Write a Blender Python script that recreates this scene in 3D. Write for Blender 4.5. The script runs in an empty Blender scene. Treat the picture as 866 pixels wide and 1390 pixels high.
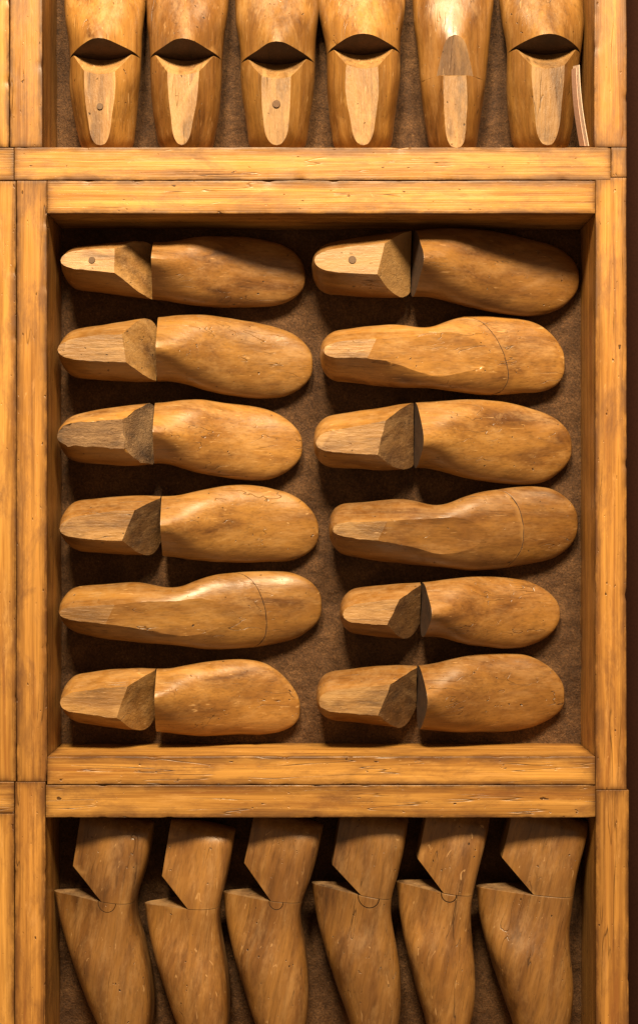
import bpy, bmesh, math, random
from mathutils import Vector, Matrix, noise
C = bpy.context.scene.collection
P = 0.00085
D = 1850.0
BD = 110.0
CX, CY = 433.0, 695.0
def W(px, py, dep=0.0):
    return Vector(((px-CX)*P, dep*P, (CY-py)*P))
def app(px, py, dep):
    k = 1+dep/D
    return W(CX+(px-CX)*k, CY+(py-CY)*k, dep)

# ---------------------------------------------------------------- materials
class NT:
    def __init__(s, name):
        s.m = bpy.data.materials.new(name); s.m.use_nodes = True
        s.t = s.m.node_tree; s.t.nodes.clear()
        s.out = s.n('ShaderNodeOutputMaterial'); s.b = s.n('ShaderNodeBsdfPrincipled')
        s.t.links.new(s.b.outputs[0], s.out.inputs[0])
    def n(s, t, **k):
        x = s.t.nodes.new(t)
        for a, b in k.items(): setattr(x, a, b)
        return x
    def l(s, a, b): s.t.links.new(a, b)
    def coords(s):
        tc = s.n('ShaderNodeTexCoord'); v = s.n('ShaderNodeVectorMath', operation='SCALE')
        s.l(tc.outputs['Object'], v.inputs[0]); v.inputs['Scale'].default_value = 1/P
        oi = s.n('ShaderNodeObjectInfo')
        mu = s.math('MULTIPLY', oi.outputs['Object Index'], 613.7)
        ad = s.n('ShaderNodeVectorMath', operation='ADD'); s.l(v.outputs[0], ad.inputs[0]); s.l(mu, ad.inputs[1])
        s.rand = s.math('FRACT', s.math('MULTIPLY', oi.outputs['Object Index'], .618))
        return ad.outputs[0]
    def noise(s, co, sc, scale=1.0, detail=4, rough=.55, dist=0.0):
        mp = s.n('ShaderNodeMapping'); mp.inputs['Scale'].default_value = sc; s.l(co, mp.inputs[0])
        no = s.n('ShaderNodeTexNoise'); s.l(mp.outputs[0], no.inputs['Vector'])
        no.inputs['Scale'].default_value = scale; no.inputs['Detail'].default_value = detail
        no.inputs['Roughness'].default_value = rough; no.inputs['Distortion'].default_value = dist
        return no.outputs['Fac']
    def ramp(s, f, stops):
        r = s.n('ShaderNodeValToRGB'); s.l(f, r.inputs[0]); e = r.color_ramp.elements
        while len(e) < len(stops): e.new(.5)
        for i, (p, c) in enumerate(stops):
            e[i].position = p; e[i].color = (*c, 1) if not isinstance(c, (int, float)) else (c, c, c, 1)
        return r.outputs[0]
    def mix(s, a, b, f, mode='MIX'):
        x = s.n('ShaderNodeMix', data_type='RGBA', blend_type=mode)
        for v, i in ((f, 0), (a, 6), (b, 7)):
            if isinstance(v, (int, float)): x.inputs[i].default_value = v
            elif isinstance(v, tuple): x.inputs[i].default_value = (*v, 1)
            else: s.l(v, x.inputs[i])
        return x.outputs[2]
    def math(s, op, a, b=0.0, clamp=False):
        x = s.n('ShaderNodeMath', operation=op); x.use_clamp = clamp
        for v, i in ((a, 0), (b, 1)):
            if isinstance(v, (int, float)): x.inputs[i].default_value = v
            else: s.l(v, x.inputs[i])
        return x.outputs[0]
    def crack(s, co, sc, width, mask_sc, lo, hi):
        f = s.noise(co, sc, 1, 2, .5, .3)
        a = s.math('ABSOLUTE', s.math('SUBTRACT', f, .5))
        line = s.ramp(a, [(0.0, 1.0), (width, 0.0)])
        return s.math('MULTIPLY', line, s.ramp(s.noise(co, mask_sc, 1, 2), [(lo, 0.0), (hi, 1.0)]))
    def bump(s, h, strength, dist, prev=None):
        b = s.n('ShaderNodeBump'); b.inputs['Strength'].default_value = strength
        b.inputs['Distance'].default_value = dist*P; s.l(h, b.inputs['Height'])
        if prev: s.l(prev, b.inputs['Normal'])
        return b.outputs[0]

def k3(c, f): return tuple(x*f for x in c)
def wood_frame(name, light, mid, dark):
    s = NT(name); co = s.coords()
    g = s.noise(co, (.0028, .085, .085), 1, 8, .64, .4)
    col = s.ramp(g, [(.28, k3(dark, 2.4)), (.42, mid), (.56, light), (.70, k3(light, 1.2))])
    fine = s.noise(co, (.006, .50, .50), 1, 5, .65)
    col = s.mix(col, s.ramp(fine, [(.33, .55), (.5, 1.0), (.75, 1.08)]), .55, 'MULTIPLY')
    blot = s.noise(co, (.010, .030, .030), 1, 10, .74, .3)
    col = s.mix(col, k3(dark, 1.3), s.ramp(blot, [(.49, 0.0), (.68, .75)]))
    pale = s.noise(co, (.012, .07, .07), 1, 8, .74, .3)
    col = s.mix(col, (light[0]*1.2, light[1]*1.3, light[2]*1.8), s.ramp(pale, [(.55, 0.0), (.67, .5)]))
    sp = s.noise(co, (.08, .16, .16), 1, 2, .5)
    col = s.mix(col, k3(dark, .4), s.ramp(sp, [(.73, 0.0), (.755, .9)]))
    cr = s.crack(co, (.0025, .05, .05), .006, (.008, .02, .02), .51, .62)
    col = s.mix(col, k3(dark, .4), s.math('MULTIPLY', cr, .8))
    scr = s.noise(co, (.05, .25, .10), 1, 2, .5, 1.2)
    col = s.mix(col, (light[0]*1.3, light[1]*1.5, light[2]*2.6), s.ramp(scr, [(.71, 0.0), (.75, .5)]))
    at = s.n('ShaderNodeAttribute', attribute_name='grime_shade')  # edge grime plus painted shade towards the back of the planks
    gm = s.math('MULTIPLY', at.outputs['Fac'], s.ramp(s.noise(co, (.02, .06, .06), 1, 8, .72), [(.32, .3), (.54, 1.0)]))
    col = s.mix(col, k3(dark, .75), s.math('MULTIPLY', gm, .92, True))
    hv = s.n('ShaderNodeHueSaturation'); s.l(col, hv.inputs['Color'])
    s.l(s.math('ADD', s.math('MULTIPLY', s.rand, .24), .80), hv.inputs['Value'])
    s.l(hv.outputs[0], s.b.inputs['Base Color'])
    s.l(s.ramp(blot, [(.35, .30), (.65, .52)]), s.b.inputs['Roughness'])
    s.b.inputs['Specular IOR Level'].default_value = .45
    n1 = s.bump(fine, .4, .9); n2 = s.bump(s.ramp(sp, [(.70, 1.0), (.76, 0.0)]), .6, 1.6, n1)
    n3 = s.bump(g, .25, 1.0, n2); n4 = s.bump(s.math('SUBTRACT', 1.0, cr), .7, 1.2, n3)
    s.l(n4, s.b.inputs['Normal'])
    return s.m

def wood_last(name, light, mid, dark, worn, wornf, rough=.30, dust=.36, patch=.5):
    s = NT(name); co = s.coords()
    g = s.noise(co, (.0045, .030, .030), 1, 7, .58, .8)
    col = s.ramp(g, [(.26, dark), (.42, mid), (.64, light)])
    fine = s.noise(co, (.009, .38, .38), 1, 5, .65)
    col = s.mix(col, s.ramp(fine, [(.33, .5), (.5, 1.0), (.72, 1.1)]), .6, 'MULTIPLY')
    w = s.noise(co, (.014, .05, .05), 1, 10, .76, .2)
    col = s.mix(col, worn, s.ramp(w, [(.50, 0.0), (.65, wornf)]))
    bl = s.noise(co, (.010, .032, .032), 1, 10, .74, .1)
    col = s.mix(col, k3(dark, .8), s.ramp(bl, [(.50, 0.0), (.69, patch)]))
    ge = s.n('ShaderNodeNewGeometry'); sx = s.n('ShaderNodeSeparateXYZ'); s.l(ge.outputs['Normal'], sx.inputs[0])
    up = s.math('MULTIPLY', s.ramp(sx.outputs[2], [(.35, 0.0), (.95, dust)]), s.ramp(s.noise(co, (.06, .06, .06), 1, 6, .75), [(.42, .0), (.60, 1.0)]))
    col = s.mix(col, (.34, .21, .095), up)
    sp = s.noise(co, (.14, .18, .18), 1, 2, .5)
    col = s.mix(col, k3(dark, .25), s.ramp(sp, [(.735, 0.0), (.76, .95)]))
    sc = s.noise(co, (.04, .38, .10), 1, 2, .5, .8)
    col = s.mix(col, (worn[0]*1.3, worn[1]*1.4, worn[2]*1.8), s.ramp(sc, [(.69, 0.0), (.73, .6)]))
    crk = s.crack(co, (.004, .05, .05), .006, (.010, .03, .03), .53, .62)
    col = s.mix(col, k3(dark, .35), s.math('MULTIPLY', crk, .8))
    ed = s.ramp(ge.outputs['Pointiness'], [(.53, 0.0), (.62, .5)])
    col = s.mix(col, worn, ed)
    hv = s.n('ShaderNodeHueSaturation'); s.l(col, hv.inputs['Color'])
    s.l(s.math('ADD', s.math('MULTIPLY', s.rand, .3), .78), hv.inputs['Value'])
    s.l(hv.outputs[0], s.b.inputs['Base Color'])
    s.l(s.ramp(w, [(.40, rough), (.62, rough+.2)]), s.b.inputs['Roughness'])
    s.b.inputs['Specular IOR Level'].default_value = .55
    dent = s.noise(co, (.025, .04, .04), 1, 3, .5)
    n1 = s.bump(dent, .5, 2.2); n2 = s.bump(fine, .3, .6, n1); n3 = s.bump(s.ramp(sp, [(.71, 1.0), (.765, .0)]), .6, 1.4, n2)
    n4 = s.bump(s.math('SUBTRACT', 1.0, crk), .6, 1.0, n3)
    if 'ragged' in name: n4 = s.bump(s.noise(co, (.10, .26, .26), 1, 5, .75), .9, 3.0, n4)
    elif 'cut' in name: n4 = s.bump(s.noise(co, (.05, .26, .26), 1, 5, .7), .6, 1.7, n4)
    s.l(n4, s.b.inputs['Normal'])
    return s.m

M = {}
M['frame'] = wood_frame('golden_stained_wood', (.48, .242, .056), (.325, .147, .031), (.10, .037, .009))
M['frame_dark'] = wood_frame('brown_stained_wood', (.42, .20, .045), (.27, .117, .026), (.088, .032, .008))
M['last'] = wood_last('last_wood', (.315, .152, .034), (.21, .093, .021), (.080, .030, .008), (.39, .215, .068), .5)
M['last_dark'] = wood_last('last_wood_dark', (.258, .120, .027), (.166, .070, .016), (.064, .024, .007), (.33, .174, .055), .45)
M['last_shaded'] = wood_last('last_wood_shaded', (.245, .115, .028), (.152, .065, .016), (.056, .022, .006), (.33, .178, .058), .45, .34)  # darker copy of the last wood, with the lowest row's shade in its colour
M['cut'] = wood_last('last_cut_wood', (.32, .168, .050), (.21, .102, .029), (.075, .033, .010), (.41, .24, .092), .5, .44, patch=.8)
M['cut_dark'] = wood_last('last_dark_cut_wood', (.19, .095, .030), (.115, .053, .016), (.042, .018, .007), (.28, .16, .065), .45, .6, patch=.8)  # darker copy of the cut wood, painting shade onto notch faces
M['cut_ragged'] = wood_last('last_ragged_cut_wood', (.15, .077, .028), (.08, .038, .013), (.025, .011, .005), (.30, .18, .085), .6, .6, patch=.9)
M['notch'] = wood_last('last_shaded_grimy_notch_wood', (.07, .03, .011), (.045, .019, .007), (.02, .009, .004), (.10, .05, .02), .3, .7, .1)  # shade of the notch hollows painted in, on top of grimy wood
def plain(name, c, r=.6, metal=0, spec=.5):
    s = NT(name); co = s.coords()
    f = s.noise(co, (.3, .3, .3), 1, 4)
    s.l(s.mix(c, tuple(x*.75 for x in c), s.ramp(f, [(.4, 0.0), (.65, .8)])), s.b.inputs['Base Color'])
    s.b.inputs['Roughness'].default_value = r; s.b.inputs['Metallic'].default_value = metal
    s.b.inputs['Specular IOR Level'].default_value = spec
    s.l(s.bump(f, .4, .4), s.b.inputs['Normal'])
    return s.m
M['nail'] = plain('rusty_iron', (.09, .045, .02), .55, .5)
M['plug'] = plain('dark_plug_wood', (.10, .048, .015), .6)
M['paper'] = plain('paper', (.62, .47, .37), .8, 0, .2)
M['paper_red'] = plain('pinkish_paper', (.54, .33, .25), .8, 0, .2)
def back_mat():
    s = NT('rough_brown_plaster'); co = s.coords()
    a = s.noise(co, (.022, .022, .022), 1, 7, .66)
    b = s.noise(co, (.34, .34, .34), 1, 6, .78)
    col = s.ramp(a, [(.34, (.052, .023, .009)), (.5, (.080, .037, .014)), (.66, (.115, .056, .022))])
    col = s.mix(col, s.ramp(b, [(.36, .35), (.5, 1.0), (.64, 1.9)]), .8, 'MULTIPLY')
    col = s.mix(col, (.42, .27, .12), s.ramp(b, [(.64, 0.0), (.70, .7)]))
    s.l(col, s.b.inputs['Base Color']); s.b.inputs['Roughness'].default_value = .65
    s.b.inputs['Specular IOR Level'].default_value = .3
    s.l(s.bump(b, 1.0, 3.0, s.bump(a, .5, 4)), s.b.inputs['Normal'])
    return s.m
M['back'] = back_mat()
M['wall'] = plain('dark_brown_wall_paint', (.024, .008, .0045), .9, 0, .08)

# ---------------------------------------------------------------- helpers
def link(name, bm, mats, parent=None, smooth=False):
    bm.normal_update()
    me = bpy.data.meshes.new(name); bm.to_mesh(me); bm.free()
    for m in mats: me.materials.append(m)
    if smooth:
        for p in me.polygons: p.use_smooth = True
    o = bpy.data.objects.new(name, me); C.objects.link(o)
    if parent: o.parent = parent
    return o
def thing(name, label, cat, mw, group=None):
    o = bpy.data.objects.new(name, None); C.objects.link(o); o.matrix_world = mw
    o.empty_display_size = .02
    o['label'] = label; o['category'] = cat
    if group: o['group'] = group
    return o
def catmull(tab, x):
    n = len(tab)
    if x <= tab[0][0]: return tab[0][1]
    if x >= tab[-1][0]: return tab[-1][1]
    for i in range(n-1):
        if tab[i][0] <= x <= tab[i+1][0]: break
    x0, y0 = tab[i]; x1, y1 = tab[i+1]; t = (x-x0)/(x1-x0)
    def sl(k):
        if k <= 0: return (tab[1][1]-tab[0][1])/(tab[1][0]-tab[0][0])
        if k >= n-1: return (tab[-1][1]-tab[-2][1])/(tab[-1][0]-tab[-2][0])
        return (tab[k+1][1]-tab[k-1][1])/(tab[k+1][0]-tab[k-1][0])
    m0, m1 = sl(i)*(x1-x0), sl(i+1)*(x1-x0)
    return (2*t**3-3*t*t+1)*y0+(t**3-2*t*t+t)*m0+(-2*t**3+3*t*t)*y1+(t**3-t*t)*m1

def beam(name, px0, py0, px1, py1, parent, mat, seed=0, dep0=0.0, dep1=BD):
    w, h = px1-px0, py1-py0
    vert = h > w
    Ln = max(w, h); cw = min(w, h); cd = dep1-dep0
    bm = bmesh.new(); r = 1.2
    lay = bm.verts.layers.float.new('grime_shade')
    ring = []
    for (sx, sy, a0) in ((1, 1, 0), (-1, 1, 90), (-1, -1, 180), (1, -1, 270)):
        for k in range(4):
            a = math.radians(a0+k*30)
            ring.append((sx*(cw/2-r)+r*math.cos(a), sy*(cd/2-r)+r*math.sin(a), 1.0))
    full = []
    for i, p in enumerate(ring):
        full.append(p); q = ring[(i+1) % len(ring)]
        d = math.hypot(q[0]-p[0], q[1]-p[1])
        if d > 10:
            for k in (.07, .16, .3, .5, .7, .84, .93):
                full.append((p[0]+(q[0]-p[0])*k, p[1]+(q[1]-p[1])*k, .65 if k in (.07, .93) else (.3 if k in (.16, .84) else 0.0)))
    n = max(4, int(Ln/5)); rows = []
    xs = [0, .6]+[Ln*i/n for i in range(1, n)]+[Ln-.6, Ln]
    for i, x in enumerate(xs):
        sc = .0 if 0 < i < len(xs)-1 else .6
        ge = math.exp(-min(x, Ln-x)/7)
        row = []
        for (a, b, gr) in full:
            aa = a-math.copysign(min(sc, abs(a)), a); bb = b-math.copysign(min(sc, abs(b)), b)
            v = Vector((x-Ln/2, aa, bb))
            q = Vector((x*.012+seed*7.3, a*.03, b*.03+seed))
            q2 = Vector((x*.07+seed*3.3, a*.12, b*.12))
            am = .5*noise.noise(q)+.15*noise.noise(q2)
            chip = max(0, noise.noise(Vector((x*.045+seed*11, a*.02+b*.03, 4.0)))-.27)*gr*4.0
            v += Vector((0, a/(cw/2), b/(cd/2)))*(am-chip)
            deep = max(0.0, min(1.0, (cd/2-8-b)/60))*(.25 if vert else .1)  # recess shade painted in: planks darken with depth, stiles most
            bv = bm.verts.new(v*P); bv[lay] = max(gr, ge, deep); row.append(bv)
        rows.append(row)
    m = len(full)
    for i in range(len(rows)-1):
        for j in range(m):
            bm.faces.new((rows[i][j], rows[i][(j+1) % m], rows[i+1][(j+1) % m], rows[i+1][j]))
    bm.faces.new(rows[0][::-1]); bm.faces.new(rows[-1])
    bmesh.ops.recalc_face_normals(bm, faces=bm.faces)
    o = link(name, bm, [mat], None, True)
    o.pass_index = seed
    c = W((px0+px1)/2, (py0+py1)/2, (dep0+dep1)/2)
    if vert: R = Matrix(((0, 1, 0), (0, 0, -1), (-1, 0, 0))).to_4x4()
    else: R = Matrix(((1, 0, 0), (0, 0, -1), (0, 1, 0))).to_4x4()
    mw = Matrix.Translation(c) @ R
    o.parent = parent; o.matrix_parent_inverse = Matrix()
    o.matrix_local = parent.matrix_world.inverted() @ mw
    wn = o.modifiers.new('wn', 'WEIGHTED_NORMAL'); wn.keep_sharp = False
    return o

def back_panel(px0, py0, px1, py1, parent, seed):
    bm = bmesh.new(); st = 3.0
    nx = int((px1-px0)/st); ny = int((py1-py0)/st)
    g = []
    for j in range(ny+1):
        r = []
        for i in range(nx+1):
            x = px0+(px1-px0)*i/nx; y = py0+(py1-py0)*j/ny
            d = BD-5+4*noise.noise(Vector((x*.02, y*.02, seed)))+1.8*noise.noise(Vector((x*.06, y*.06, seed+5)))+1.6*noise.noise(Vector((x*.17, y*.17, seed+9)))
            r.append(bm.verts.new(W(x, y, d)))
        g.append(r)
    for j in range(ny):
        for i in range(nx):
            bm.faces.new((g[j][i], g[j+1][i], g[j+1][i+1], g[j][i+1]))
    o = link('back_panel', bm, [M['back']], None, True)
    o.parent = parent; o.matrix_local = parent.matrix_world.inverted()
    return o

# ---------------------------------------------------------------- the display boxes
GB = 'wooden display boxes stacked against the wall'
def boxroot(px, py, label):
    return thing('display_box', label, 'display box', Matrix.Translation(W(px, py, BD)), GB)
b1 = boxroot(430, 243, 'golden brown wooden box above the middle one, holding six lasts with toes up')
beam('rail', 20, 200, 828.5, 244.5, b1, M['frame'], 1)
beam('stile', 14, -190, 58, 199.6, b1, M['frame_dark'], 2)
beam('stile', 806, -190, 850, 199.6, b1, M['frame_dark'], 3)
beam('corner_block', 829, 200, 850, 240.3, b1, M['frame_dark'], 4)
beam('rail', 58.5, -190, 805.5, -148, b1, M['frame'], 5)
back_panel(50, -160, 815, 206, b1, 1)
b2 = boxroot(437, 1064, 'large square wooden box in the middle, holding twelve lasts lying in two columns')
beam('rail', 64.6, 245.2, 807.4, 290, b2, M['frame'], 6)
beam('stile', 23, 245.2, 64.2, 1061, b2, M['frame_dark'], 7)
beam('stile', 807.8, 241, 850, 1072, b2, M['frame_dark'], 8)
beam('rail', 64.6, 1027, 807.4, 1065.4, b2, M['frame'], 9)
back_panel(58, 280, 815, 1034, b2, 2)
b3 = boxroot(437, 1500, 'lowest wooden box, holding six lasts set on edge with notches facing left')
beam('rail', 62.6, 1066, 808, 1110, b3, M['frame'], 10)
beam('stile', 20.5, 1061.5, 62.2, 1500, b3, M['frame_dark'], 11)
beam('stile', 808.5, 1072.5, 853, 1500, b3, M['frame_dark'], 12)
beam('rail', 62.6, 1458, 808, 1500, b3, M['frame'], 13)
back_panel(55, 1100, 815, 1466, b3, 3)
def neighbour(y0, y1, xs, label, rail, seed):
    b = thing('display_box', label, 'display box', Matrix.Translation(W(-180, y1, BD)), 'edges of wooden boxes at the left side')
    for (a, c, d, e) in xs: beam('stile', a, c, d, e, b, M['frame'], seed); seed += 1
    for (a, c, d, e) in rail: beam('rail', a, c, d, e, b, M['frame'], seed+5); seed += 1
    back_panel(-360, y0+5, -10, y1-5, b, seed)
neighbour(-190, 243, [(-28, -190, 13, 199.6)], 'box edge at the left, beside the upper box', [(-360, 200.4, 19.4, 244.9)], 20)
neighbour(247, 1058, [(-20, 245.8, 22.4, 1060.5)], 'tall plank edge of a box left of the middle box', [(-360, 247, -21, 290), (-360, 1016, -21, 1058)], 30)
neighbour(1062, 1500, [(-22, 1104.6, 19.8, 1500)], 'box edge at the left, beside the lowest box', [(-360, 1061.2, 19.8, 1104)], 40)

bm = bmesh.new()
vs = [bm.verts.new(W(x, y, BD+14)) for x, y in ((-1500, -1500), (-1500, 2600), (2400, 2600), (2400, -1500))]
bm.faces.new(vs)
wl = link('wall', bm, [M['wall']]); wl['kind'] = 'structure'

# ---------------------------------------------------------------- shoe lasts
WT = [(0, 30), (.07, 33.5), (.15, 37), (.24, 40.5), (.32, 43), (.40, 45.5), (.48, 48), (.57, 51), (.66, 53), (.74, 53), (.82, 50.5), (.9, 45.5), (1, 38)]
SOLE = [(0, 0), (.1, 1), (.2, 6), (.3, 13), (.4, 14), (.5, 5), (.6, -7), (.7, -15), (.8, -18), (.9, -13), (1, -3)]
TOP = [(0, 116), (.1, 124), (.2, 128), (.3, 126), (.38, 118), (.46, 102), (.55, 80), (.65, 58), (.75, 41), (.85, 28), (1, 15)]
SOLEE = [(0, 0), (.1, 0), (.2, 1), (.3, 1), (.4, -3), (.5, -12), (.6, -22), (.7, -29), (.8, -31), (.9, -25), (1, -14)]
TOPE = [(0, 116), (.1, 126), (.2, 126), (.3, 114), (.38, 105), (.46, 96), (.55, 83), (.65, 66), (.75, 48), (.85, 29), (1, 6)]
TOPS = [(0, 104), (.1, 108), (.2, 108), (.27, 103), (.34, 95), (.41, 87), (.50, 75), (.62, 59), (.72, 45), (.85, 28), (1, 15)]
US = [0, .09, .17, .24, .31, .38, .46, .54, .62, .70, .78, .86, .94, 1]
GH = list(zip(US, [0, .35, .66, .85, .96, 1, .95, .85, .70, .55, .41, .29, .17, 0]))
VH = list(zip(US, [0, 0, .01, .04, .10, .19, .31, .43, .55, .66, .77, .87, .96, 1]))
GT = list(zip(US, [0, .4, .7, .88, .97, 1, .98, .93, .845, .735, .59, .41, .2, 0]))
VT = list(zip(US, [0, 0, .03, .12, .25, .38, .51, .63, .73, .82, .895, .95, .985, 1]))
def sm(a, b, x):
    t = min(1, max(0, (x-a)/(b-a))); return t*t*(3-2*t)
def body(L, ws, hs, bend, seed, top=TOP, sole=SOLE, toe=.15, asym=0.0, heel=1.0, ridge=0.0, waist=7.0, arch=0.0, blend=(.34, .60)):
    bm = bmesh.new(); N = 72; K = 20; rows = []
    pk = 2.35
    for i in range(N+1):
        s = .5-.5*math.cos(math.pi*i/N)
        s = .72*s+.28*i/N
        he = heel+(1-heel)*sm(.15, .5, s)
        wu = catmull(WT, s+asym*math.sin(math.pi*s))*ws*he
        wd = catmull(WT, s-asym*math.sin(math.pi*s))*ws*he
        pin = math.exp(-((s-.43)/.10)**2)*waist
        if asym > 0: wd -= pin; wu -= pin*.2
        else: wu -= pin; wd -= pin*.2
        if s < .075:
            f = max(0, 1-((.075-s)/.075)**2.4)**(1/2.4); wu *= f; wd *= f
        ct = 1.0
        if s > 1-toe: ct = max(0, 1-((s-1+toe)/toe)**pk)**(1/pk); wu *= ct; wd *= ct
        so = catmull(sole, s)*hs+arch*math.exp(-((s-.34)/.11)**2); tp = catmull(top, s)*hs
        mid = so+(tp-so)*.4; tp = mid+(tp-mid)*ct**.8; so = mid+(so-mid)*ct**.8
        c = bend*((s-.42)*1.8)**2*(1 if s > .42 else .4)
        bl = sm(blend[0], blend[1], s)
        row = []; pts = []
        for k in range(K+1):
            u = k/K
            g = catmull(GH, u)*(1-bl)+catmull(GT, u)*bl
            v = catmull(VH, u)*(1-bl)+catmull(VT, u)*bl
            pts.append((max(0, g), min(1, max(0, v))))
        loop = pts+[(-g, v) for g, v in pts[-2:0:-1]]
        for (g, v) in loop:
            hk = max(0, 1-s/.22)
            x = s*L+hk*(-4*math.sin(math.pi*v)+5*v*v)
            w = wu if g > 0 else wd
            y = c+g*w+ridge*v*v*ct*sm(.2, .5, s); z = so+(tp-so)*v
            p = Vector((x, y, z))
            q = p*.014+Vector((seed*5.1, seed*2.7, 0))
            d = noise.noise(q)*3.0+noise.noise(q*3.1)*.6
            y += d*math.copysign(min(1, abs(g)*2), g) if w > 6 else 0
            z += d*.5
            row.append(bm.verts.new((x, y, z)))
        rows.append(row)
    m = len(rows[0])
    for i in range(N):
        for j in range(m):
            bm.faces.new((rows[i][j], rows[i][(j+1) % m], rows[i+1][(j+1) % m], rows[i+1][j]))
    bm.faces.new(rows[0][::-1]); bm.faces.new(rows[-1])
    bmesh.ops.remove_doubles(bm, verts=bm.verts, dist=.05)
    bmesh.ops.dissolve_degenerate(bm, dist=.02, edges=bm.edges)
    bmesh.ops.recalc_face_normals(bm, faces=bm.faces)
    for f in bm.faces: f.smooth = True
    return bm
def clip(bm, co, no, mi=1):
    geom = bm.verts[:]+bm.edges[:]+bm.faces[:]
    r = bmesh.ops.bisect_plane(bm, geom=geom, dist=.01, plane_co=co, plane_no=no, clear_outer=True)
    ed = [e for e in r['geom_cut'] if isinstance(e, bmesh.types.BMEdge)]
    if not ed: return
    for e in ed: e.smooth = False
    try:
        f = bmesh.ops.edgeloop_fill(bm, edges=ed, mat_nr=mi, use_smooth=False)
        for x in f['faces']: x.material_index = mi; x.smooth = False
    except Exception as ex: print('fill', ex)
def finish(name, bm, mats, root, seed, chip=0.0):
    bmesh.ops.recalc_face_normals(bm, faces=bm.faces)
    if chip:
        for e in [e for e in bm.edges if not e.smooth and e.calc_length() > 9]:
            bmesh.ops.subdivide_edges(bm, edges=[e], cuts=max(1, int(e.calc_length()/5)))
        vs = {v for e in bm.edges if not e.smooth for v in e.verts}
        for v in vs:
            q = v.co*.11+Vector((seed*3.1, 0, 0))
            n = Vector((noise.noise(q), noise.noise(q+Vector((9, 0, 0))), noise.noise(q+Vector((0, 9, 0)))))
            v.co += n*chip*(2.0 if n.length > .55 else 1.0)
    bmesh.ops.scale(bm, vec=(P, P, P), verts=bm.verts)
    o = link(name, bm, mats, root); o.pass_index = seed
    bv = o.modifiers.new('bev', 'BEVEL'); bv.width = 1.4*P; bv.segments = 2; bv.limit_method = 'ANGLE'
    bv.angle_limit = math.radians(32); bv.harden_normals = False; bv.use_clamp_overlap = True
    return o
def disc(name, x, y, z, r, h, mat, parent):
    bm = bmesh.new()
    bmesh.ops.create_cone(bm, cap_ends=True, segments=20, radius1=r, radius2=r*.86, depth=h)
    bmesh.ops.translate(bm, vec=(x, y, z), verts=bm.verts)
    bmesh.ops.scale(bm, vec=(P, P, P), verts=bm.verts)
    return link(name, bm, [mat], parent)
def cyl(x, z, r, h):
    bm = bmesh.new()
    bmesh.ops.create_cone(bm, cap_ends=True, segments=32, radius1=r, radius2=r, depth=h)
    bmesh.ops.rotate(bm, cent=(0, 0, 0), matrix=Matrix.Rotation(math.pi/2, 3, 'X'), verts=bm.verts)
    bmesh.ops.translate(bm, vec=(x, 0, z), verts=bm.verts)
    return bm
def gouge(x0, z0, x1, z1, r, mi, cy=0.0, seed=0):
    bm = bmesh.new()
    bmesh.ops.create_cone(bm, cap_ends=True, segments=128, radius1=r, radius2=r, depth=460)
    d = Vector((x1-x0, 0, z1-z0)).normalized(); n = Vector((-d.z, 0, d.x))
    if n.z < 0: n = -n
    q = Vector((0, 0, 1)).rotation_difference(d)
    bmesh.ops.rotate(bm, cent=(0, 0, 0), matrix=q.to_matrix(), verts=bm.verts)
    c = Vector(((x0+x1)/2, cy, (z0+z1)/2))+n*r
    bmesh.ops.translate(bm, vec=c, verts=bm.verts)
    for f in bm.faces: f.material_index = mi; f.smooth = len(f.verts) == 4
    bmesh.ops.recalc_face_normals(bm, faces=bm.faces)
    return bm
def boolean(bma, bmb, op, mats):
    obs = []
    for b in (bma, bmb):
        me = bpy.data.meshes.new('tmp'); b.to_mesh(me)
        for m in mats: me.materials.append(m)
        o = bpy.data.objects.new('tmp', me); C.objects.link(o); obs.append(o)
    md = obs[0].modifiers.new('b', 'BOOLEAN'); md.operation = op; md.object = obs[1]; md.solver = 'EXACT'
    dg = bpy.context.evaluated_depsgraph_get(); dg.update()
    me2 = obs[0].evaluated_get(dg).to_mesh()
    r = bmesh.new(); r.from_mesh(me2)
    for o in obs:
        me = o.data; bpy.data.objects.remove(o); bpy.data.meshes.remove(me)
    for e in r.edges:
        if len(e.link_faces) == 2 and e.link_faces[0].material_index != e.link_faces[1].material_index: e.smooth = False
    return r

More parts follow.
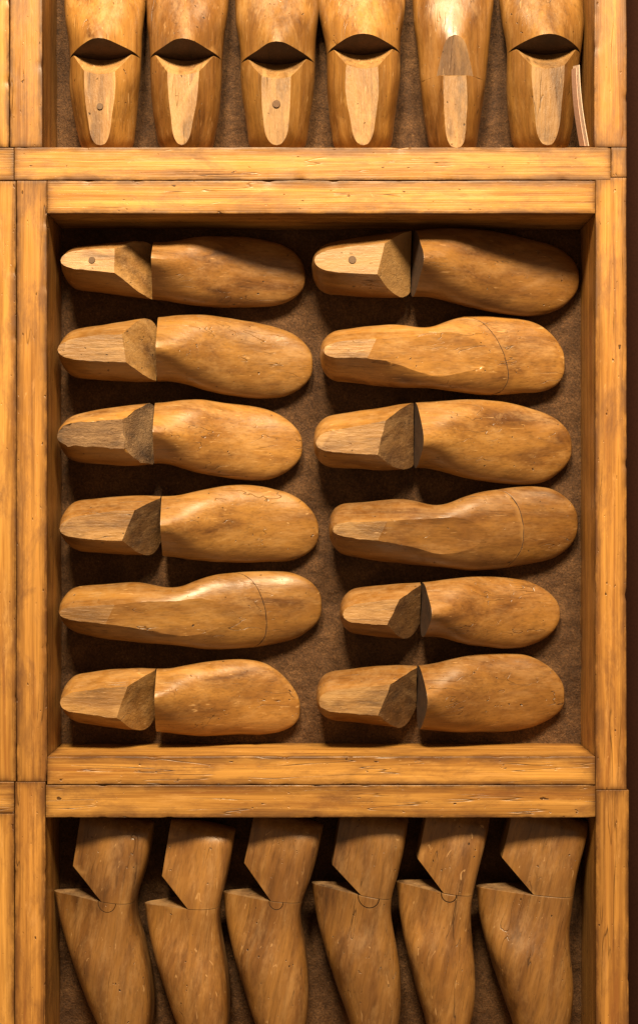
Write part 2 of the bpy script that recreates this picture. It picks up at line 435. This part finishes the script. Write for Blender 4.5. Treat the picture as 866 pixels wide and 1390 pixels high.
def last(mw, label, group, L, ws, hs, sn=.38, sp=.26, zh=26, zp=93, bend=0, seed=1, toe=.15, solid=False, seam=.78,
         dark=False, tilt=.0, plug=None, asym=0.0, heel=1.0, lean=.07, ridge=0.0, edge=False, side=.04, fside=0.0,
         fcut=None, waist=3.0, cutm='cut', facet=None, arch=0.0, tilt2=.17, seamy=.15, seaml=2.0, hr=11, hz=-7,
         et=0.1, gr=None, chip=.5):
    root = thing('shoe_last', label, 'shoe last', mw, group)
    mats = [M['last_shaded'] if edge else (M['last_dark'] if dark else M['last']), M[cutm], M['cut_dark'], M['notch']]
    zp *= hs; zh *= hs
    args = dict(toe=toe, asym=asym, heel=heel, ridge=ridge, waist=waist, arch=arch)
    if solid:
        a = body(L, ws, hs, bend, seed, TOPS, SOLE, blend=(.22, .5), **args)
        clip(a, (.20*L, 0, zp), (tilt, side, 1)); clip(a, (.20*L, 0, zp), (tilt+tilt2, -side, 1), 0)
        b = a.copy()
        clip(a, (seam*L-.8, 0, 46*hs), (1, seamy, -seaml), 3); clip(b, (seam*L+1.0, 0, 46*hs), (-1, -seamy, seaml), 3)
        hb = finish('heel_block', a, mats, root, seed, .5); finish('toe_block', b, mats, root, seed)
    else:
        a = body(L, ws, hs, bend, seed, TOPE if edge else (TOPS if fcut else TOP), SOLEE if edge else SOLE, **args)
        b = a.copy()
        if edge: clip(a, (sn*L-.5, 0, zh), (1, 0, -et), 2)
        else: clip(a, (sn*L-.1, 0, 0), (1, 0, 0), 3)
        clip(a, (.2*L, 0, zp), (tilt, side, 1))
        dx = (sn-sp)*L; dz = zp-zh
        if gr:
            g = gouge(sp*L, zp, sn*L, zh, gr, 1, seed=seed)
            bmesh.ops.recalc_face_normals(a, faces=a.faces)
            a2 = boolean(a, g, 'DIFFERENCE', mats)
            if len(a2.faces) > 100: a = a2
            else: print('gouge fallback', seed); clip(a, (sp*L, 0, zp), (dz, 0, dx))
        else:
            clip(a, (sp*L, 0, zp), (dz, fside*dz, dx), facet if facet is not None else 1)
        if edge: clip(b, (sn*L+.3, 0, zh), (-1, 0, et), 2)
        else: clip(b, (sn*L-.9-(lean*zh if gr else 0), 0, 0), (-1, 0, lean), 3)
        if fcut:
            clip(b, (sn*L, 0, fcut[0]*hs), (-(fcut[1]-fcut[0])*hs, 0, fcut[2]*L), 2)
        hb = finish('heel_block', a, mats, root, seed, 0 if (gr or edge) else chip)
        if edge and hr:
            bmesh.ops.recalc_face_normals(b, faces=b.faces)
            c1 = cyl(sn*L, zh+hz, hr, 300); c2 = cyl(sn*L, zh+hz, hr+.9, 300)
            for c in (c1, c2):
                bmesh.ops.recalc_face_normals(c, faces=c.faces)
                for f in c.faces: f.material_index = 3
            kn = boolean(b, c1, 'INTERSECT', mats); b2 = boolean(b, c2, 'DIFFERENCE', mats)
            if len(kn.faces) > 8 and len(b2.faces) > 100:
                finish('hinge_knuckle', kn, mats, root, seed); finish('forepart', b2, mats, root, seed)
            else:
                print('bool fallback', seed, len(kn.faces), len(b2.faces)); finish('forepart', b, mats, root, seed)
        else:
            finish('forepart', b, mats, root, seed)
    if plug:
        k, px, py, r = plug
        disc('nail' if k == 'nail' else 'wooden_plug', px*L, py, zp-(px-.2)*L*tilt-py*side, r, 3.4, M['nail' if k == 'nail' else 'plug'], hb)
    return root

BM = Matrix(((1, 0, 0), (0, 0, -1), (0, 1, 0))).to_4x4()
BT = Matrix(((0, -1, 0), (0, 0, -1), (1, 0, 0))).to_4x4()
BS = Matrix(((0, 0, -1), (0, -1, 0), (-1, 0, 0))).to_4x4()
E = lambda rx, ry, rz: Matrix.Rotation(math.radians(rz), 4, 'Z') @ Matrix.Rotation(math.radians(ry), 4, 'Y') @ Matrix.Rotation(math.radians(rx), 4, 'X')

HS = .74
MID = [
 (84, 415, 313, 413, 207, 155, dict(bend=-5, seed=1, dark=True, asym=-.08, heel=.97, side=.12, fside=.15, waist=6, plug=('plug', .13, 0, 5)), 'brown last with round plug in its heel, top of the left column'),
 (80, 425, 424, 533, 213, 168, dict(bend=-10, seed=2, asym=.09, fside=.2, waist=5), 'broad golden notched last, second from top in the left column'),
 (80, 411, 541, 648, 209, 168, dict(bend=-9, seed=3, asym=.09, toe=.19, side=-.05, cutm='cut_ragged', waist=7, chip=1.8), 'last with a dark rough heel top, third from top in the left column'),
 (82, 433, 655, 764, 219, 174, dict(bend=-16, seed=4, asym=-.08, side=.1, fside=-.35, facet=2, waist=7), 'long broad notched last, fourth from top in the left column'),
 (80, 437, 774, 882, 0, 0, dict(bend=7, seed=5, asym=-.07, solid=True, seam=.82, tilt=.0, waist=12, seamy=.25), 'unnotched last with curved toe seam, fifth in the left column'),
 (83, 408, 890, 998, 211, 166, dict(bend=-17, seed=6, asym=-.13, toe=.20, ridge=8, fside=-.3, waist=5), 'notched last resting nearest the bottom rail, lowest in the left column'),
 (424, 786, 306, 420, 558, 517, dict(bend=-8, seed=7, dark=True, asym=.09, lean=.17, fside=-.2, waist=5, plug=('plug', .14, 0, 6)), 'largest last with wide slot and round plug, top of the right column'),
 (435, 766, 425, 537, 0, 0, dict(bend=-14, seed=8, asym=-.11, solid=True, seam=.75, tilt=.02, waist=13, seamy=.6, seaml=2.2), 'unnotched last with curved toe seam, second from top in the right column'),
 (426, 776, 541, 655, 562, 517, dict(bend=-11, seed=9, asym=.10, lean=.12, side=.1, fside=-.15, facet=2, waist=6), 'wide notched last, third from top in the right column'),
 (447, 784, 660, 775, 0, 0, dict(bend=10, seed=10, asym=-.10, solid=True, seam=.80, tilt=.0, dark=True, waist=13, seamy=.1), 'dark unnotched last with long heel top, fourth in the right column'),
 (462, 760, 782, 882, 571, 533, dict(bend=-3, seed=11, toe=.19, dark=True, lean=.14, asym=.07, fside=-.45, facet=2, waist=8), 'smallest notched last, fifth from top in the right column'),
 (430, 766, 888, 998, 566, 522, dict(bend=-8, seed=12, toe=.17, dark=True, lean=.14, asym=-.08, fside=-.4, facet=2, waist=6), 'round toed dark notched last, lowest in the right column'),
]
rr = random.Random(4)
for (x0, x1, yt, yb, xn, xp, kw, lab) in MID:
    d0, d1 = 45, 88
    wx0 = CX+(x0+2-CX)*(1+d0/D); wx1 = CX+(x1-CX)*(1+d1/D); L = wx1-wx0
    if xn:
        wn = CX+(xn-CX)*(1+60/D); wp = CX+(xp-CX)*(1+18/D)
        kw['sn'] = (wn-wx0)/L; kw['sp'] = (wp-wx0)/L
    ws = (yb-yt)/104*1.0
    yc = (yt+yb)/2
    c = CY+(yc-CY)*(1+68/D)
    pos = Vector(((wx0-CX)*P, (BD-18)*P, (CY-c)*P))
    mw = Matrix.Translation(pos) @ BM @ E(rr.uniform(-4, 4), 0, rr.uniform(-1, 1))
    last(mw, lab, 'shoe lasts lying in two columns in the middle box', L, ws, HS, **kw)

TOPR = [
 (144, 1.11, dict(seed=21, sn=.390, plug=('plug', .16, 0, 5), side=.06), 'upright last with a dark round plug in its heel, leftmost in the upper box'),
 (251, 1.13, dict(seed=22, sn=.388, side=-.05, dark=True), 'slim upright notched last, second from left in the upper box'),
 (377, 1.16, dict(seed=23, sn=.372, plug=('nail', .17, 0, 6)), 'upright last with a screw head in its heel, third in the upper box'),
 (492, 1.18, dict(seed=24, sn=.412, side=.08), 'upright notched last left of the unnotched one in the upper box'),
 (614, 1.10, dict(seed=25, sn=.30, sp=.292, zp=84, zh=76, bend=-8, heel=.95, lean=.02, fcut=(70, 89, .32), gr=None, cutm='cut', dark=True), 'upright last with narrow heel and long flat inset in the upper box'),
 (735, 1.15, dict(seed=26, sn=.412, side=-.06), 'upright notched last beside the tucked paper, rightmost in the upper box'),
]
for (xc, ws, kw, lab) in TOPR:
    x = CX+(xc-CX)*(1+65/D)
    pos = Vector(((x-CX)*P, (BD-18)*P, (CY-193.5)*P))
    kw.setdefault('sp', kw.get('sn', .4)-.10); kw.setdefault('gr', 72); kw.setdefault('zh', 38)
    kw.setdefault('lean', .26); kw.setdefault('zp', 98); kw.setdefault('heel', 1.06)
    last(Matrix.Translation(pos) @ BT @ E(0, 0, rr.uniform(-1, 1)), lab, 'shoe lasts standing toe up in the upper box', 342, ws, HS, **kw)

BOT = [
 (197, 100, 1222, 8, dict(seed=31, arch=9, hr=12, et=.06, sp=.205), 'last on edge nearest the left stile of the lowest box'),
 (309, 222, 1232, 9, dict(seed=32, arch=4, hr=0, et=.18, sp=.215), 'narrow last on edge, second from left in the lowest box'),
 (430, 337, 1226, 12, dict(seed=33, arch=7, hr=9, et=.15, sp=.20), 'last on edge, third from left in the lowest box'),
 (544, 453, 1216, 10, dict(seed=34, arch=5, hr=14, et=.04, sp=.225, hz=-10), 'last on edge, fourth from left in the lowest box'),
 (655, 571, 1214, 12, dict(seed=35, arch=2, hr=10, et=.10, sp=.215), 'last on edge, fifth from left in the lowest box'),
 (790, 687, 1222, 14, dict(seed=36, arch=-3, hr=0, et=.19, sp=.21), 'broad last on edge nearest the right stile of the lowest box'),
]
for (xr, xl, yn, ang, kw, lab) in BOT:
    dep = 58; k = 1+dep/D
    hs = (xr-xl)/92*k*1.04
    L = 350; sn = .315
    p = W(CX+(xr+20-CX)*k, CY+(yn-CY)*k, dep)
    p.z += sn*L*P
    p.x -= math.sin(math.radians(ang))*sn*L*P*.5
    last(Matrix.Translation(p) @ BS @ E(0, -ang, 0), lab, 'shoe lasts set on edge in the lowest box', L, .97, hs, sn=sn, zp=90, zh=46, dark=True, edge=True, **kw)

# paper tucked by the right side
bm = bmesh.new()
def sheet(pts0, pts1, mi, dz=.0):
    n = 12; prev = None
    for i in range(n+1):
        t = i/n
        def lp(a): 
            x = a[0][0]*(1-t)+a[1][0]*t+3*math.sin(math.pi*t*.9)*a[2]; y = a[0][1]*(1-t)+a[1][1]*t
            return x, y
        xa, ya = lp(pts0); xb, yb = lp(pts1)
        q = (bm.verts.new(app(xa, ya, 12+dz)), bm.verts.new(app(xb, yb, 30+dz)))
        if prev:
            f = bm.faces.new((prev[0], prev[1], q[1], q[0])); f.material_index = mi
        prev = q
sheet(((799, 198), (787, 88), -1), ((790, 198), (779, 90), -1), 0)
sheet(((794, 198), (783, 92), -1), ((787, 198), (777, 94), -1), 1, -3)
bmesh.ops.recalc_face_normals(bm, faces=bm.faces)
pp = link('paper_leaflet', bm, [M['paper'], M['paper_red']])
so = pp.modifiers.new('s', 'SOLIDIFY'); so.thickness = .9*P
pp['label'] = 'thin pale paper leaflet tucked beside the rightmost upright last'; pp['category'] = 'leaflet'

# ---------------------------------------------------------------- light, world, camera
def area(name, px, py, dep, tx, ty, power, size, col):
    l = bpy.data.lights.new(name, 'AREA'); l.shape = 'DISK'; l.size = size*P; l.energy = power; l.color = col
    o = bpy.data.objects.new(name, l); C.objects.link(o); o.location = W(px, py, dep)
    o.rotation_euler = (W(tx, ty, 50)-o.location).to_track_quat('-Z', 'Y').to_euler()
area('ceiling_spot', 60, -2250, -2550, 430, 650, 255, 760, (1, .78, .48))
area('ceiling_spot', 1080, -2250, -2650, 450, 700, 150, 760, (1, .78, .48))
w = bpy.data.worlds.new('World'); bpy.context.scene.world = w; w.use_nodes = True
w.node_tree.nodes['Background'].inputs[0].default_value = (1, .65, .36, 1)
w.node_tree.nodes['Background'].inputs[1].default_value = .32
cam = bpy.data.cameras.new('camera'); co = bpy.data.objects.new('camera', cam); C.objects.link(co)
co.location = (0, -D*P, 0); co.rotation_euler = (math.pi/2, 0, 0)
cam.sensor_fit = 'VERTICAL'; cam.sensor_height = 24; cam.lens = 24*D/1390; cam.clip_start = .01; cam.clip_end = 50
bpy.context.scene.camera = co
vs = bpy.context.scene.view_settings; vs.view_transform = 'Standard'; vs.look = 'None'; vs.exposure = 0
